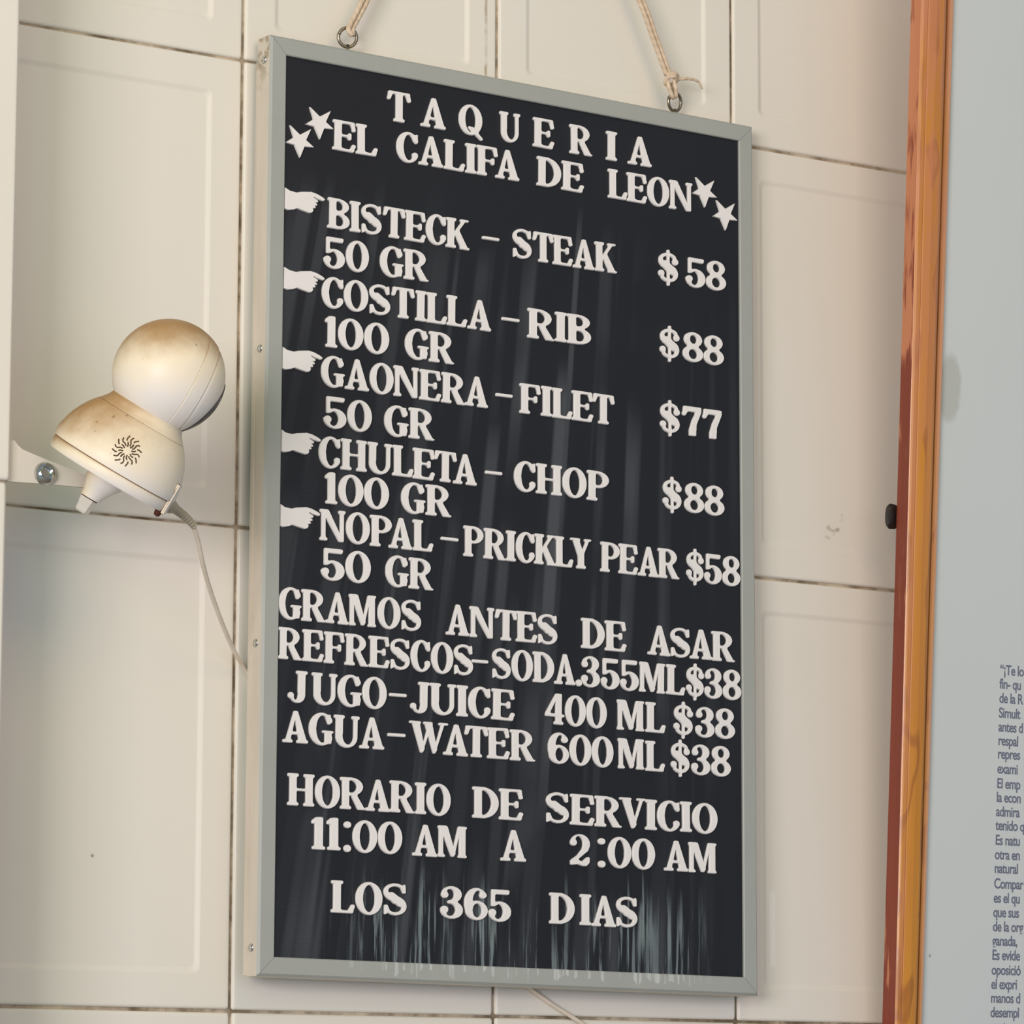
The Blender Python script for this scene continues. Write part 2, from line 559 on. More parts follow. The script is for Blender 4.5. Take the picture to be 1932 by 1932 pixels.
class Glyph:
    def __init__(s, w):
        s.w = w
        nx, ny = int(w * N) + 2 * PADX, N + 2 * PADY
        s.X, s.Y = np.meshgrid((np.arange(nx) - PADX) / N, (np.arange(ny) - PADY) / N)
        s.m = np.zeros_like(s.X, bool)

    def add(s, k):
        s.m |= k
        return s

    def cut(s, k):
        s.m &= ~k
        return s

    def rect(s, x0, y0, x1, y1):
        return (s.X >= x0) & (s.X <= x1) & (s.Y >= y0) & (s.Y <= y1)

    def ell(s, cx, cy, rx, ry):
        return ((s.X - cx) / rx) ** 2 + ((s.Y - cy) / ry) ** 2 <= 1

    def line(s, x0, y0, x1, y1, t, t1=None):
        dx, dy = x1 - x0, y1 - y0
        u = np.clip(((s.X - x0) * dx + (s.Y - y0) * dy) / (dx * dx + dy * dy), 0, 1)
        d = np.hypot(s.X - x0 - u * dx, s.Y - y0 - u * dy)
        return d <= (t + ((t1 if t1 is not None else t) - t) * u) / 2

    def poly(s, pts):
        ins = np.zeros_like(s.m)
        n = len(pts)
        for i in range(n):
            (xa, ya), (xb, yb) = pts[i], pts[(i + 1) % n]
            if ya == yb:
                continue
            c = ((s.Y < ya) != (s.Y < yb)) & (s.X < (xb - xa) * (s.Y - ya) / (yb - ya) + xa)
            ins ^= c
        return ins

    def stem(s, x, top=True, bot=True, S_=.25, o=.075, h=.10, y0=0, y1=1):
        s.add(s.rect(x, y0, x + S_, y1))
        if top:
            s.add(s.rect(x - o, y1 - h, x + S_ + o, y1))
        if bot:
            s.add(s.rect(x - o, y0, x + S_ + o, y0 + h))
        return s

    def mesh(s, name):
        a = np.pad(s.m.astype(float), 2)
        k = np.exp(-0.5 * (np.arange(-7, 8) / 1.9) ** 2)
        k /= k.sum()
        a = np.apply_along_axis(lambda r: np.convolve(r, k, 'same'), 0, a)
        a = np.apply_along_axis(lambda r: np.convolve(r, k, 'same'), 1, a)
        gy, gx = np.gradient(a)
        loops = trace(a)
        polys = []
        for lp in loops:
            pts = np.array(lp)
            keep = []
            for i in range(0, len(pts)):
                keep.append(pts[i])
            pts = np.array(keep[::2]) if len(keep) > 40 else np.array(keep)
            polys.append(pts)
        bmg = bmesh.new()
        base, mid, topl = [], [], []
        for pts in polys:
            ix, iy = np.clip(np.round(pts[:, 0]).astype(int), 0, a.shape[1] - 1), np.clip(np.round(pts[:, 1]).astype(int), 0, a.shape[0] - 1)
            g = np.stack([gx[iy, ix], gy[iy, ix]], 1)
            g /= np.linalg.norm(g, axis=1, keepdims=True) + 1e-9
            to = lambda q: [((x - 2 - PADX) / N, (y - 2 - PADY) / N) for x, y in q]
            base.append([bmg.verts.new((x, 0, y)) for x, y in to(pts)])
            mid.append([bmg.verts.new((x, -0.6, y)) for x, y in to(pts)])
            topl.append(to(pts + g * 1.5))
        tops = []
        for q in topl:
            tops.append([bmg.verts.new((x, -1.0, y)) for x, y in q])
        for lo, hi in list(zip(base, mid)) + list(zip(mid, tops)):
            n = len(lo)
            for i in range(n):
                bmg.faces.new((lo[i], lo[(i + 1) % n], hi[(i + 1) % n], hi[i]))
        # group holes with their outer outline
        area_ = [0.5 * sum(q[i][0] * q[(i + 1) % len(q)][1] - q[(i + 1) % len(q)][0] * q[i][1] for i in range(len(q))) for q in topl]
        big = max(area_, key=abs)
        flat = [v for q in tops for v in q]
        outs = [i for i in range(len(topl)) if area_[i] * big > 0]
        holes = [i for i in range(len(topl)) if area_[i] * big < 0]
        for i in outs:
            x0, x1 = min(p[0] for p in topl[i]), max(p[0] for p in topl[i])
            y0, y1 = min(p[1] for p in topl[i]), max(p[1] for p in topl[i])
            mine = [i] + [h for h in holes if x0 < topl[h][0][0] < x1 and y0 < topl[h][0][1] < y1]
            vv = [v for k_ in mine for v in tops[k_]]
            for tri in geometry.tessellate_polygon([[Vector((p[0], p[1], 0)) for p in topl[k_]] for k_ in mine]):
                try:
                    bmg.faces.new([vv[t_] for t_ in tri])
                except ValueError:
                    pass
        bmesh.ops.recalc_face_normals(bmg, faces=bmg.faces)
        me = bpy.data.meshes.new(name)
        bmg.to_mesh(me)
        bmg.free()
        me.materials.append(LETTER)
        return me


def trace(a, lv=0.5):
    """closed iso-contours of a grid by marching squares"""
    ny, nx = a.shape
    seg = {}
    b = a > lv

    def pt(e):
        (x0, y0), (x1, y1) = e
        v0, v1 = a[y0, x0], a[y1, x1]
        t = (lv - v0) / (v1 - v0)
        return (x0 + (x1 - x0) * t, y0 + (y1 - y0) * t)
    cells = np.argwhere((b[:-1, :-1] != b[1:, :-1]) | (b[:-1, :-1] != b[:-1, 1:]) | (b[:-1, :-1] != b[1:, 1:]))
    for y, x in cells:
        y, x = int(y), int(x)
        c = (b[y, x], b[y, x + 1], b[y + 1, x + 1], b[y + 1, x])
        E_ = (((x, y), (x + 1, y)), ((x + 1, y), (x + 1, y + 1)), ((x, y + 1), (x + 1, y + 1)), ((x, y), (x, y + 1)))
        idx = c[0] | c[1] << 1 | c[2] << 2 | c[3] << 3
        # directed so that the inside lies on the left
        T = {1: [(0, 3)], 2: [(1, 0)], 3: [(1, 3)], 4: [(2, 1)], 5: [(0, 3), (2, 1)], 6: [(2, 0)], 7: [(2, 3)],
             8: [(3, 2)], 9: [(0, 2)], 10: [(1, 0), (3, 2)], 11: [(1, 2)], 12: [(3, 1)], 13: [(0, 1)], 14: [(3, 0)]}
        for s_, e_ in T.get(int(idx), []):
            seg[E_[s_]] = E_[e_]
    loops = []
    while seg:
        st = next(iter(seg))
        cur, lp = st, []
        while cur in seg:
            lp.append(pt(cur))
            cur = seg.pop(cur)
        if len(lp) > 8:
            loops.append(lp)
    return loops


def ring_o(g, w, y0=-.02, y1=1.02, tx=.245, ty=.10):
    g.add(g.ell(w / 2, (y0 + y1) / 2, w / 2, (y1 - y0) / 2)).cut(g.ell(w / 2, (y0 + y1) / 2, w / 2 - tx, (y1 - y0) / 2 - ty))


def g_A():
    g = Glyph(.92)
    g.add(g.poly([(.38, 1.01), (.53, 1.01), (.885, .03), (.60, .03)])).add(g.poly([(.40, 1.01), (.50, 1.01), (.25, .03), (.08, .03)]))
    g.add(g.rect(.24, .26, .68, .36)).add(g.rect(.0, 0, .34, .10)).add(g.rect(.51, 0, .92, .10))
    return g


def g_B():
    g = Glyph(.86)
    g.stem(.07, o=.07)
    g.add((g.ell(.42, .755, .40, .245) | g.rect(.3, .51, .45, 1.0)) & (g.X > .3)).cut((g.ell(.40, .76, .20, .15) & (g.X > .315)))
    g.add((g.ell(.44, .27, .42, .27) | g.rect(.3, 0, .45, .54)) & (g.X > .3)).cut((g.ell(.41, .275, .22, .175) & (g.X > .315)))
    return g


def c_base(w):
    g = Glyph(w)
    e = w + .06
    g.add(g.ell(e / 2, .5, e / 2, .52)).cut(g.ell(e / 2 + .025, .5, e / 2 - .235, .425))
    return g


def g_C():
    g = c_base(.82)
    g.cut(g.rect(.60, .27, 1.0, .70)).cut(g.rect(.81, 0, 1.1, 1.1))
    g.add(g.poly([(.60, .90), (.80, 1.0), (.80, .66), (.70, .66)])).add(g.ell(.70, .27, .105, .10))
    return g


def g_G():
    g = c_base(.90)
    g.cut(g.rect(.60, .30, 1.1, .70)).cut(g.rect(.86, 0, 1.1, 1.1))
    g.add(g.poly([(.60, .90), (.80, 1.0), (.80, .66), (.70, .66)]))
    g.add(g.rect(.60, .04, .83, .46)).add(g.rect(.50, .385, .91, .47))
    return g


def g_D():
    g = Glyph(.92)
    g.stem(.07, o=.07)
    g.add((g.ell(.36, .5, .56, .50)) & (g.X > .3)).add(g.rect(.2, .915, .45, 1)).add(g.rect(.2, 0, .45, .085))
    g.cut(g.ell(.33, .5, .335, .395) & (g.X > .32))
    return g


def g_E(w=.84, low=True):
    g = Glyph(w)
    g.stem(.07, o=.07)
    g.add(g.rect(.2, .905, w - .06, 1.0)).add(g.poly([(w - .20, .93), (w - .05, 1), (w - .01, .70), (w - .10, .70)])).add(g.ell(w - .07, .74, .07, .065))
    g.add(g.rect(.2, .47, .58, .555)).add(g.poly([(.50, .51), (.60, .64), (.68, .62), (.68, .40), (.60, .38)]))
    if low:
        g.add(g.rect(.2, 0, w - .06, .09)).add(g.poly([(w - .22, .06), (w - .06, 0), (w, .26), (w - .10, .28)])).add(g.ell(w - .055, .20, .07, .065))
    return g


def g_F():
    return g_E(.82, False)


def g_H():
    g = Glyph(.98)
    g.stem(.07, o=.07).stem(.665, o=.07)
    return g.add(g.rect(.2, .455, .8, .545))


def g_I():
    return Glyph(.395).stem(.075)


def g_J():
    g = Glyph(.68)
    g.stem(.36, bot=False, y0=.25)
    g.add(g.ell(.335, .245, .27, .265) & (g.Y < .26)).cut(g.ell(.27, .27, .095, .19)).add(g.ell(.105, .21, .105, .105))
    return g


def g_K():
    g = Glyph(.95)
    g.stem(.07, o=.07)
    g.add(g.line(.30, .42, .72, .95, .11)).add(g.poly([(.33, .50), (.50, .64), (.90, .03), (.62, .03)])).add(g.rect(.56, .915, .90, 1)).add(g.rect(.58, 0, .95, .085))
    return g


def g_L():
    g = Glyph(.80)
    g.stem(.07, o=.07)
    g.add(g.rect(.2, 0, .74, .09)).add(g.poly([(.56, .06), (.74, 0), (.80, .28), (.69, .28)])).add(g.ell(.735, .21, .07, .07))
    return g


def g_M():
    g = Glyph(1.12)
    g.stem(.035, o=.035, S_=.15).stem(.80, o=.045, S_=.235, h=.085)
    g.add(g.poly([(.05, 1.0), (.34, 1.0), (.66, .10), (.50, .02)])).add(g.poly([(.50, .02), (.60, .02), (.86, .98), (.76, 1.0)])).add(g.rect(.0, .915, .3, 1)).add(g.rect(0, 0, .25, .085))
    return g


def g_N():
    g = Glyph(.98)
    g.stem(.06, o=.06, S_=.15).stem(.78, o=.06, S_=.14, bot=False)
    g.add(g.poly([(.04, 1.0), (.32, 1.0), (.92, 0), (.74, 0)])).add(g.rect(0, .915, .3, 1)).add(g.rect(0, 0, .28, .085))
    return g


def g_O():
    g = Glyph(.92)
    ring_o(g, .92)
    return g


def g_P():
    g = Glyph(.84)
    g.stem(.07, o=.07)
    g.add((g.ell(.42, .715, .42, .285) | g.rect(.3, .43, .45, 1)) & (g.X > .3)).cut(g.ell(.39, .715, .225, .19) & (g.X > .315))
    return g


def g_Q():
    g = Glyph(.98)
    ring_o(g, .92)
    g.add(g.line(.42, .24, .56, .16, .10)).add(g.line(.52, .20, .90, -.10, .16, .10))
    return g


def g_R():
    g = g_P()
    h = Glyph(.95)
    h.m[:, :g.m.shape[1]] = g.m[:, :h.m.shape[1]] if g.m.shape[1] > h.m.shape[1] else g.m
    h.add(h.poly([(.38, .47), (.60, .47), (.94, -.01), (.66, -.01)])).add(h.rect(.66, -.01, .95, .07))
    return h


def s_path(g, w, y0=-.02, y1=1.02, t=.19):
    c = w / 2
    pts = []
    for k in range(41):
        u = k / 40
        # spine of the S from upper right terminal to lower left terminal
        if u < .5:
            a = math.radians(35 + (270 - 35) * u * 2)
            pts.append((c + (w / 2 - t * .50) * math.cos(a), .755 + .20 * math.sin(a)))
        else:
            a = math.radians(90 - (90 + 145) * (u - .5) * 2)
            pts.append((c + (w / 2 - t * .55) * math.cos(a), .265 + .215 * math.sin(a)))
    for i in range(40):
        u = i / 40
        th = .105 + .14 * math.exp(-((u - .5) / .17) ** 2)
        g.add(g.line(*pts[i], *pts[i + 1], th))


def g_S():
    g = Glyph(.84)
    s_path(g, .84)
    g.add(g.line(.30, .60, .60, .40, .26))
    g.add(g.poly([(.60, .88), (.77, 1.01), (.79, .70), (.70, .68)])).add(g.poly([(.04, -.01), (.05, .33), (.15, .33), (.24, .12)]))
    return g


def g_T():
    g = Glyph(.90)
    g.stem(.33, top=False)
    g.add(g.rect(.06, .905, .84, 1)).add(g.poly([(.02, .72), (.10, .70), (.22, .93), (.05, 1)])).add(g.poly([(.88, .72), (.80, .70), (.68, .93), (.85, 1)])).add(g.ell(.07, .76, .07, .07)).add(g.ell(.83, .76, .07, .07))
    return g


def g_U():
    g = Glyph(.94)
    g.stem(.065, bot=False, o=.065, y0=.3).stem(.73, bot=False, S_=.14, o=.07, y0=.3)
    g.add((g.ell(.467, .33, .402, .35)) & (g.Y < .34)).cut((g.ell(.52, .36, .21, .265)) & (g.Y < .5) & (g.X > .31) & (g.X < .73))
    return g


def g_V():
    g = Glyph(.94)
    g.add(g.poly([(.08, 1), (.36, 1), (.60, .12), (.50, -.01), (.44, -.01)])).add(g.poly([(.50, -.01), (.44, .02), (.76, 1), (.86, 1)])).add(g.rect(0, .915, .42, 1)).add(g.rect(.62, .915, .94, 1))
    return g


def g_W():
    g = Glyph(1.44)
    for dx in (0, .47):
        g.add(g.poly([(.08 + dx, 1), (.36 + dx, 1), (.56 + dx, .12), (.48 + dx, -.01), (.42 + dx, -.01)])).add(g.poly([(.48 + dx, -.01), (.42 + dx, .02), (.74 + dx, 1), (.85 + dx, 1)]))
    g.add(g.rect(0, .915, .42, 1)).add(g.rect(.52, .915, .86, 1)).add(g.rect(1.10, .915, 1.44, 1))
    return g


def g_Y():
    g = Glyph(.92)
    g.stem(.345, top=False, y1=.5)
    g.add(g.poly([(.08, 1), (.35, 1), (.60, .45), (.345, .40)])).add(g.line(.52, .48, .77, .95, .11)).add(g.rect(0, .915, .42, 1)).add(g.rect(.62, .915, .92, 1))
    return g


def g_0():
    g = Glyph(.88)
    ring_o(g, .88)
    return g


def g_1():
    g = Glyph(.44)
    g.stem(.11, top=False)
    g.add(g.poly([(.0, .80), (.02, .92), (.20, 1.02), (.355, 1.02), (.30, .84), (.12, .80)]))
    return g


def g_2():
    g = Glyph(.80)
    g.add(g.ell(.40, .70, .37, .32)).cut(g.ell(.34, .71, .17, .235)).cut(g.rect(-.1, .3, .42, .60)).cut(g.rect(-.1, .3, .35, .72))
    g.add(g.ell(.15, .74, .125, .115))
    g.cut(g.poly([(.30, .34), (.30, .60), (.47, .60), (.60, .45)]))
    g.add(g.poly([(.77, .66), (.70, .48), (.32, .20), (.03, .0), (.03, .16), (.30, .34), (.48, .55), (.52, .66)]))
    g.add(g.poly([(.03, 0), (.03, .14), (.24, .20), (.48, .14), (.66, .28), (.76, .30), (.76, .10), (.64, -.02), (.5, -.02), (.3, .03)]))
    return g


def g_3():
    g = Glyph(.82)
    for cy, ry, rx in ((.755, .265, .36), (.265, .285, .40)):
        g.add(g.ell(.40, cy, rx, ry) & ~(g.ell(.34, cy, rx - .20, ry - .095)))
    g.cut(g.rect(-.1, .33, .30, .68))
    g.add(g.rect(.26, .47, .52, .56)).add(g.ell(.155, .74, .125, .115)).add(g.ell(.145, .275, .13, .12))
    return g


def g_4():
    g = Glyph(.82)
    g.stem(.44, top=False, S_=.24)
    g.add(g.poly([(.44, 1.02), (.68, 1.02), (.68, .24), (.0, .24), (.0, .36)])).add(g.rect(.0, .24, .81, .345))
    g.cut(g.poly([(.435, .80), (.435, .355), (.17, .355)])).cut(g.rect(.0, -.1, .36, .23))
    return g


def g_5():
    g = Glyph(.82)
    g.add(g.rect(.10, .46, .22, 1.0)).add(g.rect(.10, .84, .72, 1.0)).add(g.poly([(.62, .84), (.74, 1.0), (.76, 1.02), (.72, .84)]))
    g.add(g.ell(.40, .30, .41, .33) & ~(g.ell(.34, .30, .19, .235))).cut(g.rect(-.1, .32, .14, .56))
    g.cut(g.poly([(-.1, .34), (-.1, .47), (.12, .47), (.22, .46), (.26, .40)]))
    g.add(g.poly([(.10, .46), (.22, .46), (.40, .56), (.40, .63), (.22, .58), (.10, .62)])).add(g.ell(.14, .26, .13, .12))
    return g


def g_6():
    g = Glyph(.84)
    g.add(g.ell(.44, .52, .44, .50)).cut(g.ell(.50, .52, .22, .41)).cut(g.rect(.44, .28, 1, .76))
    g.add(g.ell(.44, .30, .40, .315)).cut(g.ell(.46, .30, .175, .215)).add(g.ell(.67, .79, .125, .115))
    return g


def g_7():
    g = Glyph(.78)
    g.add(g.rect(.06, .82, .76, 1.0)).add(g.poly([(.02, .68), (.11, .66), (.24, .84), (.06, 1.02)])).add(g.ell(.08, .74, .08, .08))
    g.add(g.poly([(.76, 1.0), (.76, .84), (.56, .38), (.54, .0), (.28, .0), (.28, .20), (.40, .55), (.56, .84)]))
    return g


def g_8():
    g = Glyph(.84)
    g.add(g.ell(.42, .755, .37, .265)).add(g.ell(.42, .265, .42, .285))
    g.cut(g.ell(.43, .765, .155, .145)).cut(g.ell(.42, .255, .185, .165))
    return g


def g_dollar():
    g = Glyph(.80)
    for i in range(1):
        s_path(g, .80)
    g.add(g.line(.28, .60, .56, .40, .28)).add(g.ell(.68, .72, .115, .11)).add(g.ell(.12, .28, .115, .11))
    g.m |= np.roll(g.m, 1, 0)
    g.add(g.rect(.355, -.10, .445, 1.10)).add(g.ell(.40, 1.09, .06, .04)).add(g.ell(.40, -.09, .06, .04))
    return g


def g_dash():
    g = Glyph(.72)
    return g.add(g.rect(.03, .44, .69, .56))


def g_dot():
    g = Glyph(.26)
    return g.add(g.ell(.13, .10, .12, .12))


def g_colon():
    g = Glyph(.28)
    return g.add(g.ell(.14, .09, .13, .12)).add(g.ell(.14, .83, .13, .11))


GL = {'$': g_dollar, '-': g_dash, '.': g_dot, ':': g_colon}
for ch in 'ABCDEFGHIJKLMNOPQRSTUVWY012345678':
    GL[ch] = globals()['g_' + ch]
GM = {}


def glyph(ch):
    if ch not in GM:
        g = GL[ch]()
        GM[ch] = (g.mesh('glyph'), g.w)
    return GM[ch]


# ------------------------------------------------------------------ the menu board (front plane at local y = 0, width along x, height along z)
rot = 0.01104
BW, BH, FWD = 0.5138, 0.7909, 0.0158
board = empty('menu_board', (0.26314, -0.030, 2.13012), 'black letter board menu in a grey metal frame hung by twine on the tiled wall', 'menu board')
ex = Vector((math.cos(rot), 0, -math.sin(rot)))
ez = Vector((math.sin(rot), 0, math.cos(rot)))
Rb = Matrix.Rotation(0.01168, 3, 'Z') @ Matrix.Rotation(-0.01496, 3, 'X')
ex, ez = Rb @ ex, Rb @ ez
ey = ez.cross(ex)
mb = Matrix((ex, ey, ez)).transposed().to_4x4()
mb.translation = Vector((0.26314, -0.030, 2.13012))
board.matrix_world = mb
PANEL_Y = 0.0026
THK = 0.0212


def frame_bars(bm, w, h, fw, y0, y1, bev):
    """four mitred bars as one ring"""
    prof = [(0, y1), (0, y0 + bev), (bev, y0), (fw - .0008, y0), (fw, y0 + .0008), (fw, y1)]
    rings = [[Vector((x, y, z)) for x, z in ((-w / 2 + i, -h / 2 + i), (w / 2 - i, -h / 2 + i), (w / 2 - i, h / 2 - i), (-w / 2 + i, h / 2 - i))] for i, y in prof]
    vr = loft(bm, rings, False, False)
    for i in range(4):
        bm.faces.new((vr[0][i], vr[0][(i + 1) % 4], vr[-1][(i + 1) % 4], vr[-1][i]))
    for f in bm.faces:
        pass
    return vr


bm = bmesh.new()
frame_bars(bm, BW, BH, FWD, 0.0, THK, 0.0022)
# outward side faces are bare metal
for f in bm.faces:
    c = f.calc_center_median()
    if abs(abs(c.x) - BW / 2) < 1e-5 or abs(abs(c.z) - BH / 2) < 1e-5:
        f.material_index = 1
finish('frame', bm, [FRAME, SIDE], board)
bm = bmesh.new()
iw, ih = BW - 2 * FWD + .002, BH - 2 * FWD + .002
box(bm, (0, PANEL_Y + .003, 0), (iw, .006, ih))
finish('letter_panel', bm, PANEL, board)
bm = bmesh.new()
box(bm, (0, THK - .0015, 0), (BW - .004, .002, BH - .004))
finish('back_panel', bm, SIDE, board)
# a raised lip along the back of the left edge, where the extrusion folds
bm = bmesh.new()
prism(bm, [(-BW / 2 - .0012, THK - .0045), (-BW / 2 + .001, THK - .0045), (-BW / 2 + .001, THK), (-BW / 2 - .0012, THK)], -BH / 2 + .001, BH / 2 - .02, lambda a, b, d: Vector((a, b, d)))
finish('edge_lip', bm, SIDE, board)
for (sx, sz) in ((-1, 0.3753), (-1, 0.1261), (-1, -0.1221), (-1, -0.3723)):
    bm = bmesh.new()
    lathe(bm, [(-.001, .0036), (.0003, .0036), (.0011, .0030), (.0016, .0018), (.0018, .0002)], (sx * BW / 2, .0105, sz), (-1, 0, 0), 20)
    finish('screw', bm, CHROME, board, 40)
# screw eyes on the top edge
for sx, tw, rr in ((-0.1748, -.20, .0082), (0.1751, .25, .0084)):
    bm = bmesh.new()
    cz = BH / 2 + (.0133 if sx < 0 else .0120)
    ax = Vector((math.sin(tw), -math.cos(tw), -.12)).normalized()
    u = ax.orthogonal().normalized()
    v = ax.cross(u)
    tube(bm, [Vector((sx, .0095, cz)) + (u * math.cos(t) + v * math.sin(t)) * rr + ax * .0012 * (t / 6.28 - .5) for t in np.linspace(-1.2, 2 * math.pi - 1.0, 40)], .0015, 10)
    tube(bm, [Vector((sx, .0095, BH / 2 - .004)), Vector((sx, .0095, cz - rr * .8))], .0015, 10)
    finish('screw_eye', bm, STEEL, board, True)

CAPH, LTHK = 0.0265, 0.0024
LINES = [
    (0.3396, [('T', -0.1392, -0.1148), ('A', -0.1044, -0.0789), ('Q', -0.0651, -0.0393), ('U', -0.022, -0.0008), ('E', 0.0134, 0.0355), ('R', 0.0529, 0.0769), ('I', 0.0926, 0.1038), ('A', 0.1167, 0.1425)]),
    (0.3052, [('EL', -0.1936, -0.1485), ('CALIFA', -0.1292, -0.0014), ('DE', 0.0176, 0.0676), ('LEON', 0.0948, 0.1879)]),
    (0.2365, [('BISTECK', -0.1977, -0.0537), ('-', -0.0407, -0.0215), ('STEAK', -0.0083, 0.1037), ('$', 0.1499, 0.1721), ('58', 0.1807, 0.2256)]),
    (0.2022, [('50', -0.201, -0.1565), ('GR', -0.1447, -0.0956)]),
    (0.1674, [('COSTILLA', -0.2026, -0.0306), ('-', -0.02, 0.0001), ('RIB', 0.0082, 0.0759), ('$', 0.1513, 0.1731), ('88', 0.1768, 0.2227)]),
    (0.1334, [('100', -0.199, -0.1352), ('GR', -0.1188, -0.0689)]),
    (0.0994, [('GAONERA', -0.2022, -0.0335), ('-', -0.0258, -0.0069), ('FILET', 0.0002, 0.1013), ('$', 0.1515, 0.1734), ('77', 0.1759, 0.2205)]),
    (0.0645, [('50', -0.1991, -0.1517), ('GR', -0.139, -0.0885)]),
    (0.0302, [('CHULETA', -0.2038, -0.0446), ('-', -0.0364, -0.0174), ('CHOP', -0.0055, 0.0949), ('$', 0.1543, 0.175), ('88', 0.178, 0.2224)]),
    (-0.0002, [('100', -0.1972, -0.1338), ('GR', -0.1212, -0.0706)]),
    (-0.0318, [('NOPAL', -0.2016, -0.0888), ('-', -0.0817, -0.0625), ('PRICKLY', -0.0573, 0.0761), ('PEAR', 0.0864, 0.1718), ('$58', 0.1801, 0.2399)]),
    (-0.0645, [('50', -0.1999, -0.1513), ('GR', -0.1365, -0.0885)]),
    (-0.1011, [('GRAMOS', -0.2411, -0.1), ('ANTES', -0.0747, 0.0407), ('DE', 0.066, 0.1137), ('ASAR', 0.1377, 0.2332)]),
    (-0.1347, [('REFRESCOS', -0.2406, -0.0469), ('-', -0.049, -0.0311), ('SODA', -0.0278, 0.0593), ('.', 0.0598, 0.0666), ('355', 0.066, 0.1275), ('ML', 0.1283, 0.1778), ('$38', 0.1794, 0.2403)]),
    (-0.1698, [('J', -0.2308, -0.2124), ('UGO', -0.2074, -0.1343), ('-', -0.1322, -0.1137), ('JUICE', -0.1105, -0.0046), ('400', 0.028, 0.0926), ('ML', 0.1044, 0.1562), ('$', 0.1655, 0.1864), ('38', 0.1894, 0.2329)]),
    (-0.2036, [('AGUA', -0.2349, -0.1363), ('-', -0.1335, -0.1144), ('WATER', -0.111, 0.017), ('600', 0.0309, 0.0998), ('ML', 0.1055, 0.1553), ('$', 0.1624, 0.1828), ('38', 0.1849, 0.228)]),
    (-0.2551, [('HORARIO', -0.2297, -0.0695), ('DE', -0.0467, 0.0046), ('SERVICIO', 0.0283, 0.2129)]),
    (-0.29, [('11', -0.2066, -0.1778), (':', -0.1752, -0.1677), ('00', -0.1664, -0.1178), ('AM', -0.1069, -0.0518), ('A', -0.0177, 0.008), ('2', 0.0537, 0.0757), (':', 0.0835, 0.0917), ('00', 0.0942, 0.1443), ('AM', 0.155, 0.2127)]),
    (-0.3412, [('LOS', -0.1864, -0.1121), ('365', -0.0787, -0.0071), ('D', 0.0329, 0.0588), ('IAS', 0.0649, 0.1259)]),
]
KIND = lambda ch: {'-': 'dash', '$': 'dollar_sign', '.': 'period', ':': 'colon'}.get(ch, 'numeral' if ch.isdigit() else 'letter')
GAP = 0.035
KERN = {'WA': -.16, 'AT': -.13, 'TA': -.12, 'PA': -.10, 'LY': -.10, 'KL': -.03, 'RV': -.06, 'AV': -.1, 'VI': -.01, 'LE': -.01, 'PE': -.02, 'TE': -.02, 'ET': -.02, 'FA': -.08, 'LL': 0.0, 'CK': 0.0, 'SA': .0, 'AS': .0, 'AR': .0, 'RA': .0}
for v, wordlist in LINES:
    line = bpy.data.objects.new('text_line', None)
    line.empty_display_size = .01
    C.objects.link(line)
    line.parent = board
    line.location = (0, PANEL_Y, v)
    line['label'] = {0.3396: 'widely spaced white heading letters along the top', 0.3052: 'white letters of the shop name between two pairs of stars'}.get(v, 'white letters reading ' + ' '.join(w for w, _, _ in wordlist))
    for word, u0, u1 in wordlist:
        ws = [glyph(ch)[1] for ch in word]
        gaps = [(KERN.get(a + b, GAP)) for a, b in zip(word, word[1:])]
        k = (u1 - u0) / (sum(ws) + sum(gaps))
        x = u0
        for i, ch in enumerate(word):
            o = bpy.data.objects.new(KIND(ch), glyph(ch)[0])
            C.objects.link(o)
            o.parent = line
            o.location = (x, 0, rng.uniform(-.0002, .0002))
            o.scale = (k, LTHK, CAPH)
            o.rotation_euler = (0, rng.uniform(-.012, .012), 0)
            x += (ws[i] + (gaps[i] if i < len(gaps) else 0)) * k

# stars and pointing hands
star = [(-0.0101, 0.0120), (-0.0001, 0.0052), (0.0107, 0.0118), (0.0060, 0.0014), (0.0137, -0.0038), (0.0044, -0.0046), (0.0002, -0.0146), (-0.0052, -0.0046), (-0.0142, -0.0036), (-0.0062, 0.0020)]
hand = [(-0.0395, 0.0052), (-0.0346, 0.0033), (-0.0278, 0.0026), (-0.0233, 0.0039), (-0.0134, 0.0053), (-0.0080, 0.0044), (-0.0030, 0.0026), (-0.0005, 0.0013), (0.0002, 0.0002), (-0.0004, -0.0009), (-0.0018, -0.0012), (-0.0062, -0.0004), (-0.0105, 0.0010), (-0.0110, 0.0004), (-0.0070, -0.0012), (-0.0064, -0.0024), (-0.0072, -0.0034), (-0.0096, -0.0036), (-0.0074, -0.0046), (-0.0074, -0.0060), (-0.0100, -0.0064), (-0.0088, -0.0074), (-0.0092, -0.0086), (-0.0118, -0.0090), (-0.0110, -0.0107), (-0.0122, -0.0127), (-0.0147, -0.0135), (-0.02, -0.0126), (-0.0268, -0.0112), (-0.0302, -0.0127), (-0.0358, -0.0139), (-0.0396, -0.0131)]


